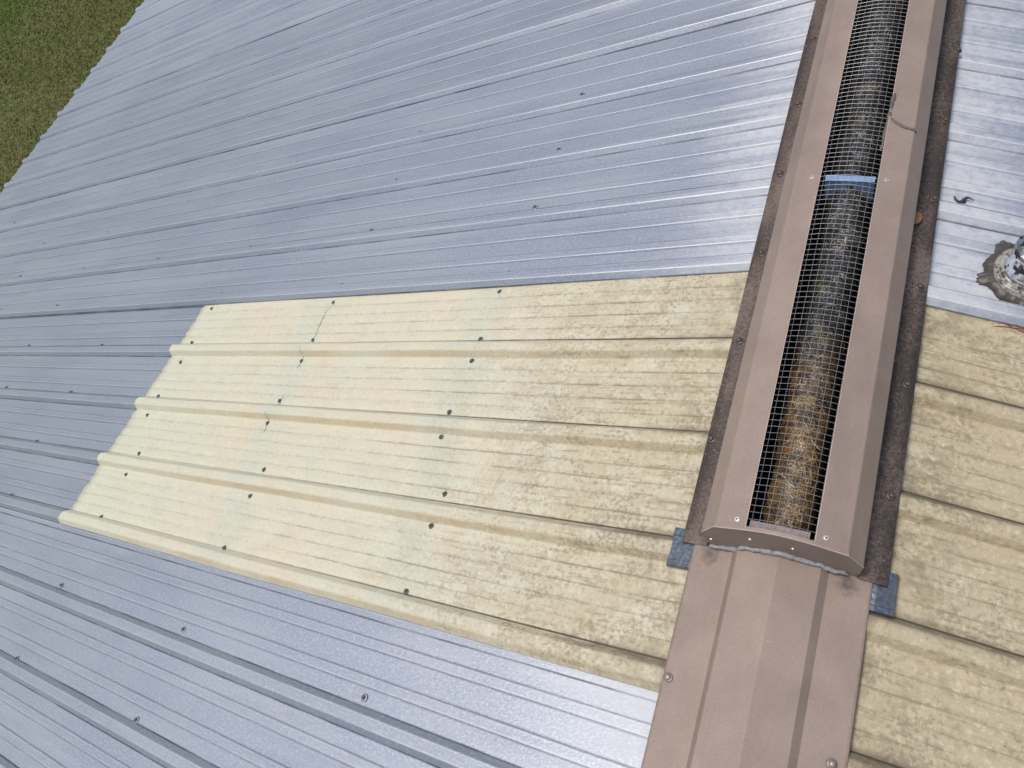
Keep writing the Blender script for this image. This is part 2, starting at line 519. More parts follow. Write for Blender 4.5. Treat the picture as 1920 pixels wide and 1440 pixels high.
# ------------------------------------------------------------------ building: walls, purlins, roof sheets
bld = thing('metal_building', 'long low building with weathered grey ribbed metal roof sheets', 'building', (0, 0, 0))
wall_m = plain('painted_wall_sheet', (.45, .42, .37), .5)
YA, YB = -16 * P, 40 * P
EX = 5.2                                     # wall line, the eave hangs over it
ez = H - EX * .25 - .12
for nm, a, b in (('wall', (-EX, YA + .3, 0), (-EX + .12, YB - .3, ez)), ('wall', (EX - .12, YA + .3, 0), (EX, YB - .3, ez))):
    mb = MB(); mb.box(a, b); obj(nm, mb.mesh('wall', wall_m), bld)
for yy in (YA + .3, YB - .42):
    mb = MB()
    pr = [(-EX + .121, 0), (EX - .121, 0), (EX - .121, ez), (0, H - .14), (-EX + .121, ez)]
    mb.add([(x, yy, z) for x, z in pr] + [(x, yy + .12, z) for x, z in pr],
           [(0, 1, 2, 3, 4), (9, 8, 7, 6, 5)] + [((i + 1) % 5, i, i + 5, (i + 1) % 5 + 5) for i in range(5)])
    obj('gable_wall', mb.mesh('gable_wall', wall_m), bld)
for sgn in (-1, 1):
    for s in (.22, .89, 1.57, 2.25, 2.93, 3.61, 4.31, 5.0):
        mb = MB(); mb.box((sgn * s - .02, YA + .45, -.095), (sgn * s + .02, YB - .5, -.004))
        obj('purlin', mb.mesh('purlin', M['timber']), bld, (0, 0, H), (0, sgn * TH, 0))




def profile(k0, k1, y0, minor=.0032, rib_h=RIBH, lift=.0015, tuck=False):
    """(y, h) across a sheet that runs from rib k0 (on top) to rib k1 (tucked under the next sheet)"""
    out = []
    for k in range(k0, k1 + 1):
        c = y0 + k * P
        l = lift if k == k0 else 0.0
        if tuck and k == k1: rib_h = .0130
        if k > k0:
            for q in (P / 3, 2 * P / 3):
                b = c - P + q
                out += [(b - .0125, 0), (b - .0105, minor * .8), (b - .008, minor), (b + .008, minor), (b + .0105, minor * .8), (b + .0125, 0)]
        out += [(c - RIBW, l), (c - RIBW + .0015, .0012 + l), (c - RIBT - .0022, rib_h * .93 + l), (c - RIBT, rib_h + l), (c, rib_h + .0004 + l),
                (c + RIBT, rib_h + l), (c + RIBT + .0022, rib_h * .93 + l), (c + RIBW - .0015, .0012 + l)]
        if tuck and k == k1:
            return out[:-2]
        out += [(c + RIBW + (.0035 if l else 0), 0)]
        if k == k1:
            out += [(c + RIBW + .006, 0)]
    return out


def fluted(y0):
    out = []
    for k in range(0, 5):
        c = y0 + k * P
        l = .0030 if k == 0 else 0.0
        rh = .0105 if k == 4 else .0152 if k == 0 else .0178
        if k > 0:
            a = c - P + RIBW
            for i in range(1, 30):
                out.append((a + FLW * 5 * i / 30, .0009 - .0009 * math.cos(2 * math.pi * i / 6)))
        out += [(c - RIBW, l), (c - RIBW + .0015, .0012 + l), (c - RIBT - .003, rh * .90 + l), (c - RIBT, rh * .98 + l), (c, rh + .0008 + l)]
        if k == 4: break
        out += [(c + RIBT, rh * .98 + l), (c + RIBT + .003, rh * .90 + l), (c + RIBW - .0015, .0012 + l), (c + RIBW, 0)]
    return out


def panel_mesh(name, sgn, prof, s_of, h0, mat, wob, seed, thick=.0008, wavy=0.0):
    """s_of(y) -> list of distances from the ridge"""
    n = len(prof)
    cols = [s_of(y, h) for y, h in prof]
    m = len(cols[0])
    top = []
    for i in range(m):
        for (y, h), ss in zip(prof, cols):
            s = ss[i]
            w = wob * noise.noise((s * 1.6 + seed * 7.7, y * 6, seed)) if wob else 0
            yo = wavy * noise.noise((s * 2.2, seed * 3.3, y * 2.5)) if wavy else 0
            top.append((sgn * s, y + yo, h0 + h + w))
    vv = top + [(a, b, c - thick) for a, b, c in top]
    N = n * m
    f = []
    for i in range(m - 1):
        for j in range(n - 1):
            a = i * n + j
            q = (a, a + n, a + n + 1, a + 1)
            r = (N + a, N + a + 1, N + a + n + 1, N + a + n)
            if sgn < 0: q = q[::-1]; r = r[::-1]
            f.append(q); f.append(r)
    def edge(a, b, flip):
        q = (a, b, N + b, N + a)
        f.append(q[::-1] if flip else q)
    for j in range(n - 1):
        edge(j, j + 1, sgn < 0); edge((m - 1) * n + j, (m - 1) * n + j + 1, sgn > 0)
    for i in range(m - 1):
        edge(i * n, (i + 1) * n, sgn > 0); edge(i * n + n - 1, (i + 1) * n + n - 1, sgn < 0)
    return mesh(name, vv, f, mat)


def screw_mesh(name, head, washer, rub, big=1.0):
    mb = MB()
    mb.lathe([(.0072 * big, 0), (.0072 * big, .0010), (.0066 * big, .0012)], 12, m=2)
    mb.lathe([(.0078 * big, .0010), (.0074 * big, .0020), (.0046 * big, .0026)], 12, m=1)
    mb.lathe([(.0042 * big, .0024), (.0042 * big, .0056), (.0034 * big, .0066)], 6, m=0)
    return mb.mesh(name, [head, washer, rub])


SCREW = screw_mesh('screw', M['head'], M['zinc'], M['rubber'], 1.15)
SCREW_SKY = screw_mesh('screw_dull', M['dark_zinc'], M['dark_zinc'], M['rubber'], 1.05)
mb = MB()
mb.lathe([(.0085, 0), (.0085, .0012), (.0070, .0022)], 14, m=0)
mb.lathe([(.0055, .0018), (.0055, .0040), (.0048, .0062), (.0030, .0074), (.0012, .0078)], 10, m=0)
SCREW_CAP = mb.mesh('screw_cap', [M['brown_screw']], True)
mb = MB()
mb.lathe([(.0085, 0), (.0085, .0012), (.0070, .0022)], 14, m=0)
mb.lathe([(.0055, .0018), (.0055, .0040), (.0048, .0062), (.0030, .0074), (.0012, .0078)], 10, m=1)
SCREW_CAP2 = mb.mesh('screw_cap_clean', [plain('faded_screw', (.28, .22, .20), .4, .2), plain('faded_head', (.42, .37, .35), .4, .4)], True)


def srange(s0, s1, step): return list(np.linspace(s0, s1, max(2, int(round((s1 - s0) / step)) + 1)))


SCREWS = {'gray': [(0.9, 0.936), (0.899, 1.172), (0.896, 1.396), (0.889, 1.625), (0.888, 1.849), (1.588, 0.937), (1.575, 1.165), (1.574, 1.39), (1.572, 1.619), (1.572, 1.845), (1.565, 2.074), (1.558, 2.288), (2.265, 0.937), (2.25, 1.161), (2.244, 1.383), (2.245, 1.612), (2.238, 1.837), (2.235, 2.063), (2.223, 2.281), (2.221, 2.502), (2.94, 0.934), (2.931, 1.161), (2.921, 1.384), (2.913, 1.606), (2.903, 1.83), (2.899, 2.056), (2.95, 0.709), (2.969, 0.48), (2.994, 0.251), (2.93, 0.023), (3.635, 0.941), (3.61, 1.161), (3.61, 1.39), (3.596, 1.609), (3.592, 1.831), (3.577, 2.057), (3.653, 0.711), (4.343, 1.168), (4.325, 1.392), (4.319, 1.618), (4.289, 1.838), (4.27, 2.058), (5.031, 1.629), (5.003, 1.847), (4.984, 2.072), (0.835, -0.207), (1.536, -0.207), (2.238, -0.212), (1.548, -0.446), (2.256, -0.452)], 'sky': [(2.275, 0.715), (1.591, 0.719), (0.903, 0.713), (2.294, 0.484), (1.605, 0.495), (0.91, 0.49), (2.209, 0.261), (1.519, 0.267), (0.824, 0.271), (2.224, 0.025), (1.528, 0.025), (0.827, 0.031), (2.27, 0.866), (1.58, 0.864), (0.902, 0.869), (2.275, 0.629), (1.594, 0.639), (0.903, 0.645), (2.294, 0.407), (1.61, 0.416), (0.905, 0.418), (2.217, 0.18), (1.524, 0.183), (0.828, 0.189)]}
rows_std = (.89, 1.57, 2.25, 2.92, 3.60, 4.30, 5.0, 5.66)
for sgn, y0 in ((-1, YL), (1, YR)):
    for j in range(-4, 9):
        k0 = 4 * j
        lift = .0085 if j == 1 else .0015
        yo = y0 - (.018 if sgn < 0 and j < 0 else 0)
        pr = profile(k0, k0 + 4, yo, lift=lift)
        if sgn < 0 and j == -1:                   # this sheet only runs flat under the fibreglass lap
            pr = [q for q in pr if q[0] < yo - RIBW - .001] + [(yo + .034, 0)]
        e0 = 5.735 + .02 * noise.noise((j * 3.7, sgn, .5)) + .0
        s0 = .105 if j != 0 else 2.20
        base = srange(s0, 2.6, .12) + srange(2.75, e0, .25) if j != 0 else srange(s0, e0, .15)
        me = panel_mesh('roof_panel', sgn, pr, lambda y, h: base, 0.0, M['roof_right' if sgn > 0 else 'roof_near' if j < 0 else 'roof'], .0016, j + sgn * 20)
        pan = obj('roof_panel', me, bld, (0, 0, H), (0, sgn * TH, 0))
        pts = []
        if sgn < 0:
            pts = [(s, y) for s, y in SCREWS['gray'] if k0 * P - .01 <= y < k0 * P + 4 * P - .01]
            if -2 <= j <= 3:
                for k in range(k0, k0 + 4):
                    for s in rows_std:
                        yy = k * P + .022
                        if s < s0 + (.4 if j == 0 else .05): continue
                        if all(abs(s - a) > .2 or abs(yy - b) > .1 for a, b in pts):
                            pts.append((s - (yy - 1.0) * .012 + random.uniform(-.01, .01), yy + random.uniform(-.004, .004)))
        elif -1 <= j <= 2:
            pts = [(s + random.uniform(-.01, .01), y0 + k * P + .026) for k in range(k0, k0 + 4) for s in rows_std[:3] if s > s0]
        for s, y in pts:
            obj('screw', SCREW, pan, (sgn * s, y, .0004), (random.uniform(-.08, .08), random.uniform(-.08, .08), random.uniform(0, 1)))

# ------------------------------------------------------------------ fibreglass sheets
def skylight(sgn, y0, label, mat, s_end, pts):
    t = thing('skylight_panel', label, 'skylight', (0, 0, H), (0, sgn * TH, 0))
    pr = fluted(y0)
    base = srange(.105, 1.0, .035)

    def s_of(y, h):
        e = s_end(y) + .006 * noise.noise((y * 90, 1.7, 3)) + .010 * noise.noise((y * 30, 8.7, 3)) + (.005 if h > .012 else 0)
        return srange(.105, e, .05) if False else list(np.linspace(.105, e, 60))
    me = panel_mesh('sheet', sgn, pr, s_of, .0045, mat, .0020, 3.0 + sgn, .0016, wavy=.0045)
    me.polygons.foreach_set('use_smooth', [p.center.z < .0085 for p in me.polygons])
    obj('sheet', me, t)
    for s, y in pts:
        h = .0045 + .0020 * noise.noise((s * 1.6 + (3.0 + sgn) * 7.7, y * 6, 3.0 + sgn))
        obj('screw', SCREW_SKY, t, (sgn * s, y, h - .0002), (random.uniform(-.18, .18), random.uniform(-.18, .18), random.uniform(0, 1)))
    return t


skyl = skylight(-1, YL, 'large cream fibreglass skylight sheet left of the ridge, between grey metal sheets', M['sky_left'],
                lambda y: 2.334 + (.88 - y) * .126, SCREWS['sky'])
skyr = skylight(1, YR, 'yellowed fibreglass skylight sheet on the slope right of the ridge vent', M['sky_right'], lambda y: 2.4,
                [(s, YR + k * P + d) for s in (.9, 1.58, 2.27) for k in range(0, 4) for d in (.034, -.044 + P)])
cracks = [[[1.576, 0.859], [1.596, 0.828], [1.595, 0.797], [1.595, 0.768], [1.592, 0.739], [1.59, 0.718]], [[1.617, 0.684], [1.598, 0.658], [1.59, 0.634], [1.6, 0.614], [1.629, 0.614]], [[1.598, 0.514], [1.598, 0.487], [1.596, 0.465]], [[1.626, 0.448], [1.609, 0.416], [1.607, 0.388], [1.62, 0.384]]]
for cr in cracks:
    pts = []
    for (s, y), (s2, y2) in zip(cr[:-1], cr[1:]):
        for u in (0, .34, .67):
            pts.append((s + (s2 - s) * u + random.uniform(-.0006, .0006), y + (y2 - y) * u))
    pts.append(cr[-1])
    v = []
    for i, (s, y) in enumerate(pts):
        w = .0004 + .0006 * math.sin(math.pi * (i + .5) / len(pts))
        h = .0045 + .0020 * noise.noise((s * 1.6 + 2.0 * 7.7, y * 6, 2.0)) + .0007
        hh_ = [hh for yy, hh in fluted(YL) if abs(yy - y) < .006]
        if hh_: h += max(hh_)
        v += [(-s - w, y, h), (-s + w, y, h)]
    f = [(2 * i, 2 * i + 1, 2 * i + 3, 2 * i + 2) for i in range(len(pts) - 1)]
    obj('crack', mesh('crack', v, f, M['crack']), skyl)

# ------------------------------------------------------------------ ridge cap (plain part in the foreground and beyond the vent)
def zroof(x, off): return -abs(x) * .25 + off


def ridge_cap(label, ya, yb, cap_pts):
    t = thing('ridge_flashing', label, 'ridge flashing', (0, 0, H))
    x = lambda d: XC + d
    pr = [(x(-.1535), zroof(x(-.1535), .0265) - .004), (x(-.152), zroof(x(-.152), .0275)), (x(-.0800), zroof(x(-.0800), .0265)), (x(-.0715), .0190),
          (x(-.070), .0205), (x(0) - .001, .0380), (x(0) + .001, .0380), (x(.069), .0225), (x(.0705), .0210), (x(.0825), zroof(x(.0825), .0225)),
          (x(.152), zroof(x(.152), .0265)), (x(.1535), zroof(x(.1535), .0255) - .004)]
    me = sheet_mesh('sheet', pr, srange(ya, yb, .08), M['brown_cap'], .0009, .0008)
    obj('sheet', me, t)
    for xx, y in cap_pts:
        sg = -1 if xx < XC else 1
        obj('screw', SCREW_CAP2, t, (xx, y, zroof(xx, .0276)), (0, sg * TH, 0))
    return t


cos = math.cos(TH)
capl = [(XC - .142, -.007 + i * -2 * P) for i in range(0, 6)]
capr = [(XC + .130, -.062 + i * -2 * P) for i in range(0, 6)]
ridge_cap('plain tan brown ridge cap running into the foreground below the vent', YA, .262, capl + capr)
ridge_cap('brown ridge cap beyond the far end of the mesh vent', 3.24, YB, [])

# ------------------------------------------------------------------ flashing strip under the vent end
t_fl = []
pr = [(-.222, zroof(.222, .0245) - .004), (-.2195, zroof(.2195, .0258)), (-.165, zroof(.165, .0258)), (-.15, zroof(.15, .0220)), (-.02, zroof(.02, .0180)), (.02, zroof(.02, .0180)),
      (.105, zroof(.105, .0190)), (.125, zroof(.125, .0235)), (.135, zroof(.135, .0258)), (.1645, zroof(.1645, .0258)), (.167, zroof(.167, .0245) - .004)]
ysf = [.1900, .1915, .2010, .2025, .2480, .2495, .2640, .2650]
hz = [-.012, .0, .0, -.0016, -.0016, 0.0, 0.0, -.003]
v = []
for y, dz in zip(ysf, hz):
    for x, z in pr:
        v.append((x, y + .0015 * noise.noise((x * 40, y * 5, 1)), z + dz + .0008 * noise.noise((x * 60, y * 60, 2))))
me = mesh('flashing_strip', v, [tuple(reversed(q)) for q in grid_faces(len(ysf), len(pr))], M['flash'])
fl = obj('flashing_strip', me, None, (0, 0, H))
md = fl.modifiers.new('sheet', 'SOLIDIFY'); md.thickness = .0012; md.offset = -1
tag(fl, 'blue-grey flashing strip sticking out on both sides beneath the vent end', 'flashing')

# ------------------------------------------------------------------ ridge vent
V0, V1 = .243, 3.26
vent = thing('ridge_vent', 'long brown ridge vent with open wire mesh top and closed near end', 'ridge vent', (0, 0, H))
ysv = srange(V0, V1, .06)
ysfl = srange(.236, V1, .06)
for sg in (-1, 1):
    x = lambda d: XC + sg * d
    zf = lambda d, o: zroof(x(d), o)
    # flange lying on the rib tops
    dd = [.1762, .1750, .1285, .1265, .1262]
    zz = [zf(.1762, .0305) - .003, zf(.175, .0315), zf(.1285, .0315), zf(.1265, .035), zf(.1262, .045)]
    pr = [(x(a), z) for a, z in zip(dd, zz)]
    if sg > 0: pr = pr[::-1]
    obj('flange', sheet_mesh('flange', pr, ysfl, M['brown_dirty_left' if sg < 0 else 'brown_dirty_right'], .0009, .0010), vent)
    # hood: wall, hem, chamfer, top face with a folded inner edge
    dd = [.1275, .1275, .1320, .1325, .1315, .1075, .1055, .0560, .0545, .0548]
    zz = [.006, .052, .0575, .0600, .0640, .1005, .1022, .1170, .1168, .1120]
    pr = [(x(a), z) for a, z in zip(dd, zz)]
    if sg > 0: pr = pr[::-1]
    obj('hood_panel', sheet_mesh('hood_panel', pr, ysv, M['brown'], .0010, .0005), vent)
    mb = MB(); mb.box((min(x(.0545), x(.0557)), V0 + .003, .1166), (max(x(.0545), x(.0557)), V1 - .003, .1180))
    obj('edge_highlight', mb.mesh('edge_highlight', M['edge_highlight']), vent)  # thin strip added as a painted highlight along the mesh opening
    # screws through the flange into the rib tops
    pts = [(.191, .453), (.183, .684), (.181, .913), (.182, 1.145), (.178, 1.368), (.18, 1.598)] if sg < 0 else \
          [(.135, .398), (.136, .626), (.135, .852), (.139, 1.081), (.14, 1.308), (.147, 1.534)]
    for i in range(1, 7): pts.append((pts[5][0], pts[5][1] + i * P))
    for s, y in pts:
        xx = sg * (s * cos + .024 * math.sin(TH))
        obj('screw', SCREW_CAP, vent, (xx, y, zroof(xx, .0320)), (random.uniform(-.1, .1), sg * TH, 0))
    # dark plate added to block light and keep the vent interior black
    mb = MB(); mb.box((min(x(.122), x(.124)), V0 + .006, -.010), (max(x(.122), x(.124)), V1 - .006, .050))
    obj('light_block_plate', mb.mesh('light_block_plate', M['dark']), vent)

# end cap, closed polygon plate with a narrow return lip on top
x = lambda d: XC + d
cap = [(-.1270, -.012), (-.1325, .0590), (-.1075, .1025), (-.056, .1195), (-.028, .1260), (0, .1285), (.028, .1260), (.056, .1195), (.1075, .1025), (.1325, .0590), (.1270, -.012),
       (.060, .012), (0, .0320), (-.060, .012)]
for yy, nm in ((V0 - .004, 'end_cap'), (V1 + .002, 'end_cap')):
    mb = MB(); n = len(cap)
    a = [(x(d), yy, z) for d, z in cap]; b = [(x(d), yy + .0012, z) for d, z in cap]
    mb.add(a + b, [tuple(range(n))[::-1], tuple(range(n, 2 * n))] + [(i, (i + 1) % n, (i + 1) % n + n, i + n) for i in range(n)])
    sd = 1 if yy < 1 else -1
    for (d0, z0), (d1, z1) in zip(cap[1:9], cap[2:10]):      # return lip
        y2 = yy + sd * (.0065)
        mb.add([(x(d0), yy + .0005, z0 + .0004), (x(d1), yy + .0005, z1 + .0004), (x(d1), y2, z1 + .0004), (x(d0), y2, z0 + .0004),
                (x(d0), yy + .0005, z0 + .0014), (x(d1), yy + .0005, z1 + .0014), (x(d1), y2, z1 + .0014), (x(d0), y2, z0 + .0014)],
               [(4, 5, 6, 7), (3, 2, 1, 0), (0, 1, 5, 4), (2, 3, 7, 6)])
    ec = obj(nm, mb.mesh('end_cap', M['brown']), vent)
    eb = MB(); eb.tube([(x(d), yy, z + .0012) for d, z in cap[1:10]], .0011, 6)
    obj('lip_highlight', eb.mesh('lip_highlight', M['edge_highlight']), ec)  # tube added as a painted highlight on the plate's top edge
    if sd > 0:
        tag(ec, 'flat brown end plate closing the near end of the vent')
        # inner tab below the mesh
        mb = MB(); mb.add([(x(-.050), V0 + .001, .1115), (x(.046), V0 + .001, .1115), (x(.046), V0 + .020, .1085), (x(-.050), V0 + .020, .1085),
                           (x(-.050), V0 + .001, .1105), (x(.046), V0 + .001, .1105), (x(.046), V0 + .020, .1075), (x(-.050), V0 + .020, .1075)],
                          [(0, 1, 2, 3), (7, 6, 5, 4), (3, 2, 6, 7), (0, 3, 7, 4), (1, 0, 4, 5), (2, 1, 5, 6)])
        obj('inner_tab', mb.mesh('inner_tab', plain('stained_tab', (.30, .25, .245), .6, 0, .6, 80)), ec)
        mb = MB()
        mb.lathe([(.0032, 0), (.0030, .0012), (.0016, .0018)], 10)
        rv = mb.mesh('rivet', M['alu'])
        for d, z in ((-.048, .078), (.022, .078), (-.118, .030)):
            obj('rivet', rv, ec, (x(d), yy - .0002, z), (math.pi / 2, 0, 0))
mb = MB()
mb.lathe([(.0046, 0), (.0045, .0008), (.0030, .0012)], 14)
mb.lathe([(.0016, .0011), (.0014, .0014)], 8, m=1)
RIV = mb.mesh('rivet_disc', [M['alu'], M['rubber']])
for y in (.2575, 1.0215, 1.79, 2.55):
    for d in (-.0715, .0705):
        sg = -1 if d < 0 else 1
        z = .1170 - (abs(d) - .056) * .30
        obj('rivet', RIV, vent, (x(d), y, z + .0006), (0, sg * .29, 0))

# wire mesh: arched hardware cloth clamped below the hood edges
WS = .0127
def zmesh(xx, y):
    u = (xx - XC) / .062
    return .1105 + .0085 * (1 - u * u) + .0012 * noise.noise((xx * 25, y * 9, 2)) + .0010 * noise.noise((xx * 8, y * 3, 7))
mb = MB()
k = -5
while k <= 5:
    xx = XC + (k + .25) * WS
    if abs(xx - XC) < .062:
        pts = [(xx + .0008 * noise.noise((k * 9.1, y * 4, 1)), y, zmesh(xx, y)) for y in srange(V0 + .003, V1 - .003, .03)]
        mb.tube(pts, .00033, 4)
    k += 1
y = V0 + .006
while y < V1 - .004:
    pts = []
    w = .0009 * noise.noise((y * 50, 3, 3)); tl = .0016 * noise.noise((y * 1.7, 5, 3))
    for i in range(9):
        xx = XC + (-.062 + .124 * i / 8)
        yy = y + w + tl * (i - 4) / 4 + .0006 * noise.noise((y * 31, i * .7, 6)) + .0014 * math.sin(math.pi * i / 8)
        pts.append((xx, yy, zmesh(xx, y) + .0010))
    mb.tube(pts, .00033, 4)
    y += WS
wm = obj('wire_mesh', mb.mesh('wire_mesh', M['wire']), vent)
tag(wm, 'square galvanised wire mesh over the vent slot', kind='stuff')

# bracket crossing below the mesh
mb = MB()
yb = 1.023
mb.box((x(-.046), yb - .0005, .1035), (x(.049), yb + .0145, .1050))
tri = [(-.046, .1034), (.049, .1034), (.049, .052), (.020, .052), (.008, .092), (-.001, .092), (-.014, .052), (-.046, .052)]
n = len(tri)
dy = lambda z: (.1034 - z) * -.06
mb.add([(x(d), yb + dy(z), z) for d, z in tri] + [(x(d), yb + .0012 + dy(z), z) for d, z in tri],
       [(0, 1, 2, 3, 4), (0, 4, 5), (0, 5, 6, 7)] + [tuple(i + n for i in q[::-1]) for q in ((0, 1, 2, 3, 4), (0, 4, 5), (0, 5, 6, 7))] + [((i + 1) % n, i, i + n, (i + 1) % n + n) for i in range(n)])
br = obj('bracket', mb.mesh('bracket', M['bracket']), vent)
tag(br, 'pale blue galvanised cross bracket with a notch, seen through the mesh')

# fibrous filter roll lying in the slot
def roll_mat(name, strand=False):
    m = NT(name)
    near = m.ramp(m.add(m.y, m.mul(m.sub(m.noise(scale=9, detail=3), .5), .35)), .68, .50)
    a = m.noise(scale=70, detail=5, rough=.7)
    b = m.noise(m.vec(m.mul(m.x, 1), m.y), 24, 3)
    if not strand:
        c1 = m.mix(m.ramp(a, .38, .62), (.004, .004, .005), (.035, .031, .020))
        c2 = m.mix(m.ramp(a, .34, .60), (.008, .005, .003), (.20, .10, .028))
        m.set(Base_Color=m.mix(near, c1, c2), Roughness=.8)
    else:
        r = m.attr('tone')
        c1 = m.mix(r, (.008, .008, .008), (.13, .125, .10))
        c1 = m.mix(m.ramp(b, .52, .66), c1, (.17, .14, .07))
        c1 = m.mix(m.mul(m.ramp(r, .78, .93), m.ramp(m.noise(scale=30, detail=2), .36, .56)), c1, (.62, .66, .72))
        c2 = m.mix(r, (.11, .065, .025), (.52, .35, .15))
        c2 = m.mix(m.ramp(r, .85, .97), c2, (.85, .78, .66))
        pz = m.ramp(m.noise(scale=42, detail=4, rough=.65), .40, .58, .28, 1.15)
        m.set(Base_Color=m.mix(1.0, m.mix(near, c1, c2), m.gray(pz), 'MULTIPLY'), Roughness=.38, Metallic=.0)
        m.set(Specular_IOR_Level=.8)
    m.set(Normal=m.bump(a, .6, .004))
    return m.mat


RX, RZ, RR = XC + .003, .042, .039
v = []; ysr = srange(V0 + .012, V1 - .02, .012); na = 20
def rr_(a, y):
    r = RR * (1 + .22 * noise.noise((math.cos(a) * 2.2, math.sin(a) * 2.2, y * 22)) + .18 * noise.noise((math.cos(a) * 5, math.sin(a) * 5, y * 60)))
    if y < .30: r *= .55 + .45 * (y - .25) / .05
    return r
def rc_(y): return RX + .006 * noise.noise((y * 4, 1, 1)), RZ + .005 * noise.noise((y * 5, 2, 8))
for y in ysr:
    cx, cz = rc_(y)
    for i in range(na):
        a = 2 * math.pi * i / na
        r = rr_(a, y)
        v.append((cx + r * math.cos(a), y, cz + r * math.sin(a)))
fr = obj('filter_roll', mesh('filter_roll', v, grid_faces(len(ysr), na, close=True), roll_mat('fibre_core'), True), vent)
tag(fr, 'rusty brown to grey fibrous roll inside the vent slot')
NS = 22000
sv = []; tone = []
for i in range(NS):
    y = V0 + .02 + (1.75 if i < NS * .9 else 2.9) * random.random()
    a = random.gauss(math.pi / 2, .75 if random.random() < .6 else .28)
    cx, cz = rc_(y); r = rr_(a, y) * random.uniform(.95, 1.12)
    p0 = Vector((cx + r * math.cos(a), y, cz + r * math.sin(a)))
    tang = Vector((-math.sin(a), 0, math.cos(a))); axis = Vector((0, 1, 0)); nor = Vector((math.cos(a), 0, math.sin(a)))
    g = random.uniform(0, 2 * math.pi); turn = random.uniform(-2.6, 2.6); L = random.uniform(.010, .032)
    w = random.uniform(.00018, .00042)
    if random.random() < .05: w = .0006; L = .035
    p = p0.copy(); pts = []
    for q in range(4):
        d = (tang * math.cos(g) + axis * math.sin(g)) * (L / 3)
        pts.append(p.copy()); p = p + d
        rad = Vector((p.x - cx, 0, p.z - cz))
        g += turn / 3
        if rad.length > 1e-4: p = p + rad.normalized() * (r - rad.length) * .8 + nor * random.uniform(-.0008, .0012)
    tn = random.random() * (1.0 if abs(a - math.pi / 2) < .45 else .82)  # palest strands kept to the top: sky sheen painted into the tone
    for q in range(4):
        t = (pts[min(q + 1, 3)] - pts[max(q - 1, 0)])
        sdv = t.cross(nor)
        if sdv.length < 1e-7: sdv = axis.copy()
        sdv = sdv.normalized() * w
        sv += [pts[q] - sdv, pts[q] + sdv]
        tone += [tn, tn]
b8 = np.arange(NS) * 8
sf = np.concatenate([np.stack([b8 + 2 * q, b8 + 2 * q + 1, b8 + 2 * q + 3, b8 + 2 * q + 2], 1) for q in range(3)])
me = mesh('fibre', sv, sf, roll_mat('fibre_strands', True))
at = me.attributes.new('tone', 'FLOAT', 'POINT'); at.data.foreach_set('value', tone)
fb = obj('fibre', me, fr)
tag(fb, kind='stuff')

# ------------------------------------------------------------------ sealant round the vent
def bead(name, label, pts, rad, mat, step=.004, flat=.6):
    """a lumpy squeezed bead along a path"""
    path = []
    for a, b in zip(pts[:-1], pts[1:]):
        a = Vector(a); b = Vector(b); n = max(2, int((b - a).length / step))
        for i in range(n): path.append(a.lerp(b, i / n))
    path.append(Vector(pts[-1]))
    rr = []
    for i, q in enumerate(path):
        e = min(1.0, min(i, len(path) - 1 - i) / 3 + .35)
        rr.append(rad * e * (1 + .55 * noise.noise((q.x * 55, q.y * 60, 3)) + .3 * noise.noise((q.x * 160, q.y * 160, 9))))
    mb = MB(); mb.tube(path, rr, 8)
    v = []
    c = [path[i // 8] for i in range(len(path) * 8)]
    for q, cc in zip(mb.v, c):
        q = Vector(q); v.append((q.x + .0012 * noise.noise(q * 210), q.y + .0012 * noise.noise(q * 190 + Vector((5, 5, 5))), cc.z + (q.z - cc.z) * flat))
    o = obj(name, mesh(name, v, mb.f, mat, True), None, (0, 0, H))
    if label: tag(o, label, 'sealant')
    return o


def zcap(xx):
    d = xx - XC
    return (.0380 - abs(d) * .25) if abs(d) < .0705 else zroof(xx, .0275)


bp = []
for i in range(33):
    d = -.124 + .236 * i / 32
    xx = XC + d
    bp.append((xx, V0 - .007 - .0025 * noise.noise((i * .6, 2, 2)), zcap(xx) + .0075))
bead('sealant_bead', 'grey wrinkled caulk bead along the foot of the vent end plate', bp, .0043, M['caulk'], flat=1.1)
sm = [(x(.0585), 1.262, .1165), (x(.0560), 1.238, .1160), (x(.0545), 1.20, .1150), (x(.0535), 1.16, .1140), (x(.0525), 1.12, .1130), (x(.0495), 1.100, .1130)]
bead('sealant_smear', 'dark caulk smeared along the right edge of the mesh', sm, .0040, plain('brown_grey_caulk', (.14, .12, .12), .6, 0, .5), flat=.8)
sm = [(x(.058), 1.189, .1178), (x(.066), 1.181, .1155), (x(.078), 1.174, .1118), (x(.090), 1.1705, .1082), (x(.1055), 1.1700, .1035), (x(.111), 1.168, .0970)]
bead('sealant_line', 'thin grey caulk line across the right top face of the vent', sm, .0030, plain('taupe_caulk', (.17, .14, .13), .6, 0, .3), flat=.6)

# ------------------------------------------------------------------ pipe and flashing on the right slope
def on_right(s, y, h): return (s * cos + h * math.sin(TH), y, H - s * math.sin(TH) + h * cos)


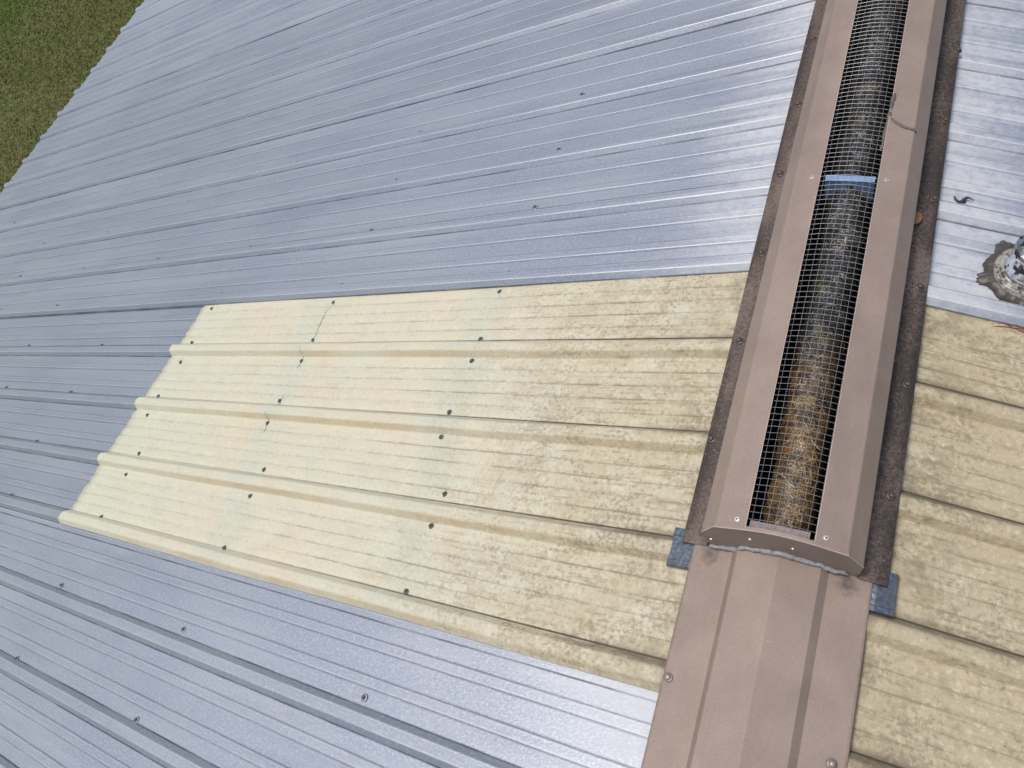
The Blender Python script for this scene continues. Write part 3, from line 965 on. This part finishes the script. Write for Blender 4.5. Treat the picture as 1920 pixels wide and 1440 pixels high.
PS, PY = .338, .955
pipe = thing('vent_pipe', 'vent pipe in a sealed metal collar at the right edge', 'pipe', on_right(PS, PY, 0), (0, 0, 0))
mb = MB(); n = 36
rings = [(.0445, -.05), (.0445, .032), (.0430, .040), (.0420, .041), (.0395, .055), (.0390, .056), (.0370, .080), (.0370, .100), (.034, .100), (.034, .0)]
mb.lathe(rings, n)
obj('pipe', mb.mesh('pipe', M['pipe'], True), pipe)
v = []
prof = [(.068, -.006), (.068, .009), (.0660, .015), (.0635, .016), (.0615, .022), (.0585, .026), (.0550, .0265), (.0535, .0235), (.0510, .029), (.0470, .032), (.0425, .030)]
for r, z in prof:
    for i in range(n):
        a = 2 * math.pi * i / n
        q = 1 + (.05 * noise.noise((math.cos(a) * 2, math.sin(a) * 2, r * 60)))
        v.append((r * q * math.cos(a), r * q * math.sin(a), z - r * math.cos(a) * .25 * (1 if z < .012 else .6) + .0012 * noise.noise((a * 3, r * 90, 1))))
cm = NT('stained_collar')
nz = cm.noise(scale=75, detail=5, rough=.7)
cm.set(Base_Color=cm.mix(cm.ramp(nz, .40, .58), (.07, .062, .055), (.44, .42, .39)), Roughness=.4, Metallic=.2, Normal=cm.bump(nz, .5, .002))
obj('collar', mesh('collar', v, [q[::-1] for q in grid_faces(len(prof), n, close=True)], cm.mat, True), pipe)
# sealant ring and its ragged splashes, lying in the roof plane
sl = obj('sealant', None, pipe) if False else None
mb = MB(); N2 = 180; v = []
def rad_out(a):
    r = .079 + .006 * noise.noise((math.cos(a) * 3, math.sin(a) * 3, 1)) + .003 * noise.noise((math.cos(a) * 14, math.sin(a) * 14, 4))
    for a0, w, l in ((math.pi * .70, .22, .012), (math.pi * 1.10, .17, .018), (math.pi * 1.60, .30, .040), (math.pi * 1.75, .25, .060)):
        dd = abs((a - a0 + math.pi) % (2 * math.pi) - math.pi)
        r += l * math.exp(-(dd / w) ** 4) * (1 + .6 * noise.noise((a * 13, 3, 3)) + .5 * noise.noise((a * 31, 8, 3)))
    return r
def rib_h(y):
    d = (y - YR + P / 2) % P - P / 2
    return RIBH * max(0, min(1, (RIBW - abs(d)) / (RIBW - RIBT)))
for fr_, hh2 in ((0, None), (.45, .014), (.75, .0075), (.94, .0048), (1.0, -.0005)):
    for i in range(N2):
        a = 2 * math.pi * i / N2
        r = .05 if hh2 is None else .06 + (rad_out(a) - .06) * fr_
        px, py = r * math.cos(a), r * math.sin(a)
        hz_ = (.012 if hh2 is None else hh2) + .0015 * noise.noise((px * 80, py * 80, 5)) + rib_h(PY + py) * (.9 if fr_ < .9 else 1)
        v.append((px, py, hz_))
sr = obj('sealant', mesh('sealant', v, [q for q in grid_faces(5, N2, close=True)], M['tar'], True), pipe, None, (0, TH, 0))
tag(sr, 'dark ragged ring of old roof sealant')

# ------------------------------------------------------------------ loose bits
rot_r = (0, TH, 0)
mb = MB()
pts = [(-.021, .004, .006), (-.016, -.001, .003), (-.010, -.004, .002), (-.004, -.003, .003), (.000, .003, .005), (.004, .006, .008), (.010, .005, .009), (.017, .004, .006), (.021, .006, .005)]
mb.tube(pts, [.0016, .0022, .0026, .0034, .0040, .0030, .0014, .0010, .0006], 6)
pts = [(-.006, -.004, .002), (.002, -.003, .0018), (.005, .001, .003)]
mb.tube(pts, [.001, .003, .001], 5)
tag(obj('bark_scrap', mb.mesh('bark_scrap', plain('dark_scrap', (.045, .045, .055), .45), True), None, on_right(.205, 1.118, .001), rot_r),
    'dark curled scrap lying on the metal right of the vent', 'scrap')
nm = plain('pine_needle', (.27, .085, .025), .5)
needles = [((.283, .843, .006), (.305, .829, .0065), (.330, .822, .007), (.365, .815, .004)),
           ((.284, .818, .005), (.305, .8225, .007), (.330, .8235, .009), (.36, .832, .010)),
           ((.302, .846, .012), (.318, .834, .010), (.336, .8235, .010), (.365, .812, .006))]
labs = ('upper left red-brown pine needle of the three on the yellow sheet', 'lowest red-brown pine needle, lying level on the yellow sheet', 'red-brown pine needle slanting down from the grey rib edge')
for nd, lb in zip(needles, labs):
    mb = MB(); pts = []
    for a, b in zip(nd[:-1], nd[1:]):
        for u in (0, .33, .66): pts.append(Vector(on_right(*[a[i] + (b[i] - a[i]) * u for i in range(3)])))
    pts.append(Vector(on_right(*nd[-1])))
    o0 = pts[0].copy()
    mb.tube([q - o0 for q in pts], [.0006] + [.0009] * (len(pts) - 2) + [.0007], 5)
    tag(obj('pine_needle', mb.mesh('pine_needle', nm, True), None, o0), lb, 'pine needle', 'pine needles by the pipe')
# dead leaf tucked under the hood edge
v = []; nl = 14
for i in range(nl + 1):
    u = i / nl; w = .0105 * math.sin(math.pi * u) ** .6
    for q in (-1, -.4, 0, .4, 1): v.append((q * w, (u - .5) * .036, .0035 * abs(q) + .002 * math.sin(u * 5)))
lm = NT('dead_leaf')
ln = lm.noise(scale=120, detail=4)
lm.set(Base_Color=lm.mix(ln, (.20, .10, .035), (.42, .24, .10)), Roughness=.55)
lf = obj('dead_leaf', mesh('dead_leaf', v, [q[::-1] for q in grid_faces(nl + 1, 5)], lm.mat, True), None, (XC + .1370, 1.018, H + zroof(XC + .137, .0360)), (0, TH, -.12))
md = lf.modifiers.new('leaf', 'SOLIDIFY'); md.thickness = .0005
tag(lf, 'orange-brown dead leaf against the right side of the vent hood', 'leaf')
